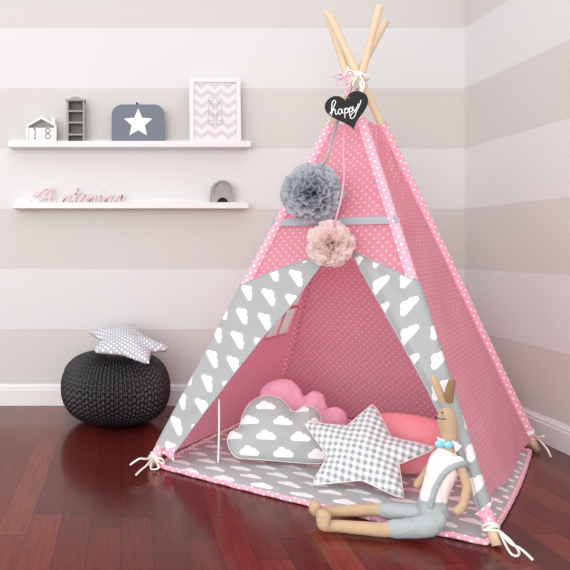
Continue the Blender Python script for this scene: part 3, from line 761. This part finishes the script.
pk = cushion([(258, 405), (262, 388), (275, 380), (290, 380), (300, 389), (304, 396), (313, 391), (323, 395), (328, 408), (336, 407), (345, 412), (348, 424), (340, 436), (300, 440), (262, 436)],
             (262, 440), (340, 444), .035, 18, .05, M['pink_plain'], 'bright pink cloud-shaped cushion behind the grey cloud cushion', power=.55, center=(298, 414), puck=.007)
pk.name = 'cloud_cushion'
gs = cushion(None, (312, 486), (403, 501), .024, 40, .050, M['gingham'], 'grey gingham star-shaped cushion leaning in the front of the tent',
             star=([(374, 403), (303, 422), (311, 485), (404, 500), (438, 448)], [(347, 426), (328, 456), (362, 480), (399, 464), (391, 437)]), center=(364, 451), power=.6, uvrot=radians(-6), piping=M['cream_cloth'])
gs.name = 'star_cushion'
cc_ = cushion([(350, 440), (350, 424), (365, 415), (392, 413), (425, 417), (447, 426), (452, 445), (446, 462), (425, 472), (405, 474), (399, 468), (402, 460), (380, 458), (358, 452)],
              (358, 461), (446, 475), .045, 30, .042, M['coral'], 'coral pink rounded cushion behind the gingham star and the rabbit', power=.5, center=(410, 442), puck=.002)
cc_.name = 'round_cushion'

# ------------------------------------------------------------------ pompoms
def pompom(c, R, mat, seed, n=420):
    rnd = random.Random(seed); mb = MB()
    for i in range(n):
        ph = math.acos(1-2*(i+.5)/n); th = pi*(1+5**.5)*i
        d = V((cos(th)*sin(ph), sin(th)*sin(ph), cos(ph))); d = (d+V((rnd.uniform(-.12, .12), rnd.uniform(-.12, .12), rnd.uniform(-.12, .12)))).normalized()
        a = d.orthogonal().normalized(); a.rotate(Matrix.Rotation(rnd.uniform(0, 2*pi), 3, d)); b = d.cross(a)
        Rr = R*rnd.uniform(.84, 1.1); wd_ = R*rnd.uniform(.26, .44); f = rnd.uniform(0, 6); am = R*.075
        def fn(s_, t_, a=a, b=b, d=d, Rr=Rr, wd_=wd_, f=f, am=am):
            r = Rr*(.12+.88*t_); x = (s_-.5)*wd_*(.25+.75*t_)*1.5
            return c+d*(r-abs(s_-.5)*wd_*.35*t_)+a*x+b*(am*t_*sin(s_*9+f)+am*.5*t_*t_*cos(f*3))
        mb.grid(fn, 7, 3)
    return mb
nrm = fn_
def front_hang(px, py, off): return onF(px, py, off)
pg = front_hang(312.5, 193, .112); pp_ = front_hang(330, 243.5, .10)
root = thing('tulle_pompom', pg, 'large grey tulle pompom hanging on the front of the teepee', 'pompom', 'hanging tulle pompoms')
pompom(pg, .103, M['tulle_grey'], 1, 360).build('tulle_ruffle', M['tulle_grey'], root)
knot = at(352, 86, 2.44)
MB().tube(spline([pg+V((.0, 0, .05)), at(327, 158, 2.30), at(335, 130, 2.36), knot], 8), .0065, 8, flat=.3).build('hanging_ribbon', M['grey_ribbon'], root, label='silvery grey ribbon')
root = thing('tulle_pompom', pp_, 'smaller pale pink tulle pompom hanging below the grey one on the teepee', 'pompom', 'hanging tulle pompoms')
pompom(pp_, .077, M['tulle_pink'], 2, 260).build('tulle_ruffle', M['tulle_pink'], root)
MB().tube(spline([pp_+V((0, 0, .03)), at(337, 215, 2.22), at(344, 180, 2.27), at(344, 135, 2.35), knot+V((.01, 0, 0))], 8), .003, 8, flat=.3).build('hanging_ribbon', M['pink_ribbon'], root, label='thin pink ribbon')

# ------------------------------------------------------------------ heart sign
Yh = 2.315; hc = at(348.5, 111, Yh)
root = thing('heart_sign', hc, 'black heart-shaped sign reading happy hanging at the top of the teepee', 'sign')
ra = radians(14); hu = V((cos(ra), 0, sin(ra))); hv = V((-sin(ra), 0, cos(ra))); hn = V((0, -1, 0)); tiltm = Matrix.Rotation(radians(-6), 3, 'X')
hu, hv, hn = tiltm @ hu, tiltm @ hv, tiltm @ hn
hp = []
for i in range(60):
    t_ = 2*pi*i/60; hp.append((16*sin(t_)**3/16*.0745, (13*cos(t_)-5*cos(2*t_)-2*cos(3*t_)-cos(4*t_)+2)/16*.0700))
MB().prism(hp[::-1], hc, hu, hv, hn, -.004, .004).build('heart_board', M['black'], root, bevel=.0018)
def hq(cx_, cy_):   # chalk strokes drawn on the board
    return on_plane(315+cx_/7.13, 60+cy_/7.13, hc+hn*.0048, hn)
mb = MB()
for s_ in ([(103, 385), (122, 358), (146, 305), (140, 288), (124, 300), (119, 345), (118, 396)], [(119, 380), (133, 352), (144, 356), (146, 382), (154, 388), (166, 372)],
           [(192, 352), (176, 350), (166, 366), (172, 386), (186, 378), (194, 352), (195, 378), (206, 376)], [(212, 345), (213, 382), (213, 415)], [(212, 362), (224, 344), (236, 352), (232, 374), (216, 378)],
           [(244, 340), (246, 372), (247, 398)], [(244, 356), (256, 338), (266, 346), (264, 366), (249, 370)], [(272, 330), (270, 352), (282, 358), (298, 340), (312, 310)],
           [(326, 285), (322, 312), (300, 356), (282, 402), (264, 418), (252, 408), (262, 384), (296, 358)]):
    mb.tube([hq(p.x, p.y) for p in spline(s_, 5)], .0017, 6)
mb.build('lettering', M['chalk'], root, label='white handwritten lettering')
mb = MB(); kb = at(345, 77, 2.42); 
for tl_ in ([hc+V((0, .0, .045)), at(346, 92, 2.37), kb], [kb, at(338, 74, 2.41), at(333, 77, 2.41), at(339, 79, 2.415), kb], [kb, at(349, 71, 2.41), at(353, 74, 2.41), kb], [kb, at(338, 80, 2.41), at(337, 86, 2.405)], [kb, at(350, 84, 2.40), at(348, 96, 2.37)]):
    mb.tube(spline(tl_, 6), .0036, 6, flat=.45)
mb.ball(kb, .007); mb.build('ribbon_bow', M['pink_ribbon'], root, label='pink ribbon bow')

# ------------------------------------------------------------------ rabbit doll
Yr = 1.87
rab = thing('rabbit_doll', at(438, 525, 1.87), 'tan cloth rabbit doll in grey dungarees and aqua bow tie sitting against the tent', 'doll')
hip = at(433, 517, 1.875); hip.z = .055
waist = at(432, 500, 1.885); chest = at(443, 471, 1.895); neck = at(449, 444, 1.90); jaw = at(449, 432, 1.90); head = at(449, 420, 1.90); crown = at(448, 405, 1.90)
sh_r = at(459, 461, 1.86); el_r = at(467.5, 487, 1.835); wr_r = at(463, 506, 1.825); ha_r = at(454, 514, 1.82)
sh_l = at(437, 458, 1.935); el_l = at(424, 476, 1.96); ha_l = at(415, 488, 1.965)
h1 = hip+V((-.015, -.035, -.008)); k1 = at(385, 526, 1.865); k1.z = .026; a1 = at(331, 524, 1.90); a1.z = .024
h2 = hip+V((-.02, .03, -.004)); k2 = at(375, 511, 1.97); k2.z = .042; a2 = at(322, 514, 1.975); a2.z = .032
f1 = at(323, 522, 1.895); f1t = at(324, 512, 1.90); f1.z = .024; f1t.z = .071
f2 = at(314, 514, 1.97); f2.z = .034; f2t = at(315, 500, 1.965)
J = [(hip, .019), (waist, .026), (chest, .030), (neck, .0190), (jaw, .0265), (head, (.0335, .028)), (crown, .0195),
     (sh_r, .0135), (el_r, .0125), (wr_r, .0115), (ha_r, .0135), (sh_l, .0135), (el_l, .012), (ha_l, .012),
     (h1, .021), (k1, .0205), (a1, .0165), (f1, .0235), (f1t, .0225), (h2, .021), (k2, .0195), (a2, .0155), (f2, .0215), (f2t, .021),
     (at(441.0, 418.5, 1.895), (.0150, .014))]
E = [(0, 1), (1, 2), (2, 3), (3, 4), (4, 5), (5, 6), (2, 7), (7, 8), (8, 9), (9, 10), (2, 11), (11, 12), (12, 13), (0, 14), (14, 15), (15, 16), (16, 17), (17, 18), (0, 19), (19, 20), (20, 21), (21, 22), (22, 23), (5, 24)]
skin('body', J, E, M['skin'], rab)
def ear(p0, p1, p2, r, mat, label=None):
    MB().tube(spline([p0, p1, p2], 8), [r*.7+r*.45*sin(pi*i/16) if i < 15 else r*(.45 if i == 15 else .1) for i in range(17)], 10, flat=.5, up=V((0, 1, 0))).build('ear', mat, rab, label=label)
ear(at(444, 403, 1.905), at(438.5, 390, 1.91), at(432.5, 375, 1.915), .0098, M['skin'])
ear(at(450, 403, 1.89), at(449.5, 392, 1.885), at(453, 378, 1.88), .0115, M['skin_dark'], 'darker brown ear')
MB().ball(at(442.5, 412.5, 1.873), .0024).build('eye', M['black'], rab)
MB().tube(spline([at(436.2, 417.6, 1.885), at(438, 418.6, 1.878), at(442, 419, 1.872), at(446, 419.2, 1.870)], 6), [.0034, .0030, .0026, .002]+[.0012]*15, 6).build('mouth', M['black'], rab)
# shirt
skin('shirt', [(hip.lerp(waist, .5), .037), (waist.lerp(chest, .1), .0405), (chest, .0350), (at(447, 453, 1.90), .028), (at(449, 444, 1.90), .017), (sh_r, .0215), (sh_r.lerp(el_r, .22), .019), (sh_l, .0175), (sh_l.lerp(el_l, .35), .0165)],
     [(0, 1), (1, 2), (2, 3), (3, 4), (2, 5), (5, 6), (2, 7), (7, 8)], M['shirt'], rab)
mb = MB()
nk = at(449, 442, 1.90)
for s_, (p, q, r_) in ((1, ((446, 440), (437, 437), (441, 448))), (-1, ((452, 440), (462, 446), (456, 452)))):
    a, b, c = at(*p, 1.878), at(*q, 1.872), at(*r_, 1.866); mb.add([a, b, c, a+V((0, .004, 0)), b+V((0, .004, 0)), c+V((0, .004, 0))], [(0, 1, 2), (5, 4, 3), (0, 3, 4, 1), (1, 4, 5, 2), (2, 5, 3, 0)])
mb.tube([nk+V((cos(th)*.020, sin(th)*.020, 0)) for th in [2*pi*i/20 for i in range(21)]], .0042, 6)
mb.build('collar', M['shirt'], rab, smooth=False)
# bow tie
mb = MB(); bt = at(444, 445, 1.862)
mb.ball(bt, .0045, .004, .005)
for s_ in (-1, 1): mb.ball(bt+V((s_*.0125, 0, .001-s_*.001)), .0128, .006, .0110, rot=Matrix.Rotation(s_*-.2, 3, 'Y'))
mb.build('bow_tie', M['bow'], rab, label='aqua bow tie')
# dungarees
skin('dungarees', [(hip, .0460), (waist.lerp(hip, .15), .0430), (h1, .032), (h1.lerp(k1, .5), .0275), (k1+V((.0, 0, .002)), .0250), (h2, .032), (h2.lerp(k2, .5), .027), (k2+V((.005, 0, .002)), .0240)],
     [(0, 1), (0, 2), (2, 3), (3, 4), (0, 5), (5, 6), (6, 7)], M['trouser'], rab)
wb0 = hip.lerp(waist, .05); wb1 = hip.lerp(waist, .98)
MB().tube([wb0.lerp(wb1, i/8) for i in range(9)]+[wb1.lerp(wb0, .03)], [.040, .0425, .042, .0395, .0395, .039, .0385, .038, .0385, .033], 20, cap=False).build('waistband', M['trouser'], rab)
mb = MB(); mb.tube(spline([at(430, 508, 1.834), at(433, 496, 1.835), at(438, 483, 1.838), at(447, 471, 1.842), at(458, 465, 1.838), at(467, 464, 1.852), at(468, 470, 1.89)], 8), .0085, 10, flat=.35, up=V((0, 1, 0)))
mb.build('strap', M['trouser'], rab)
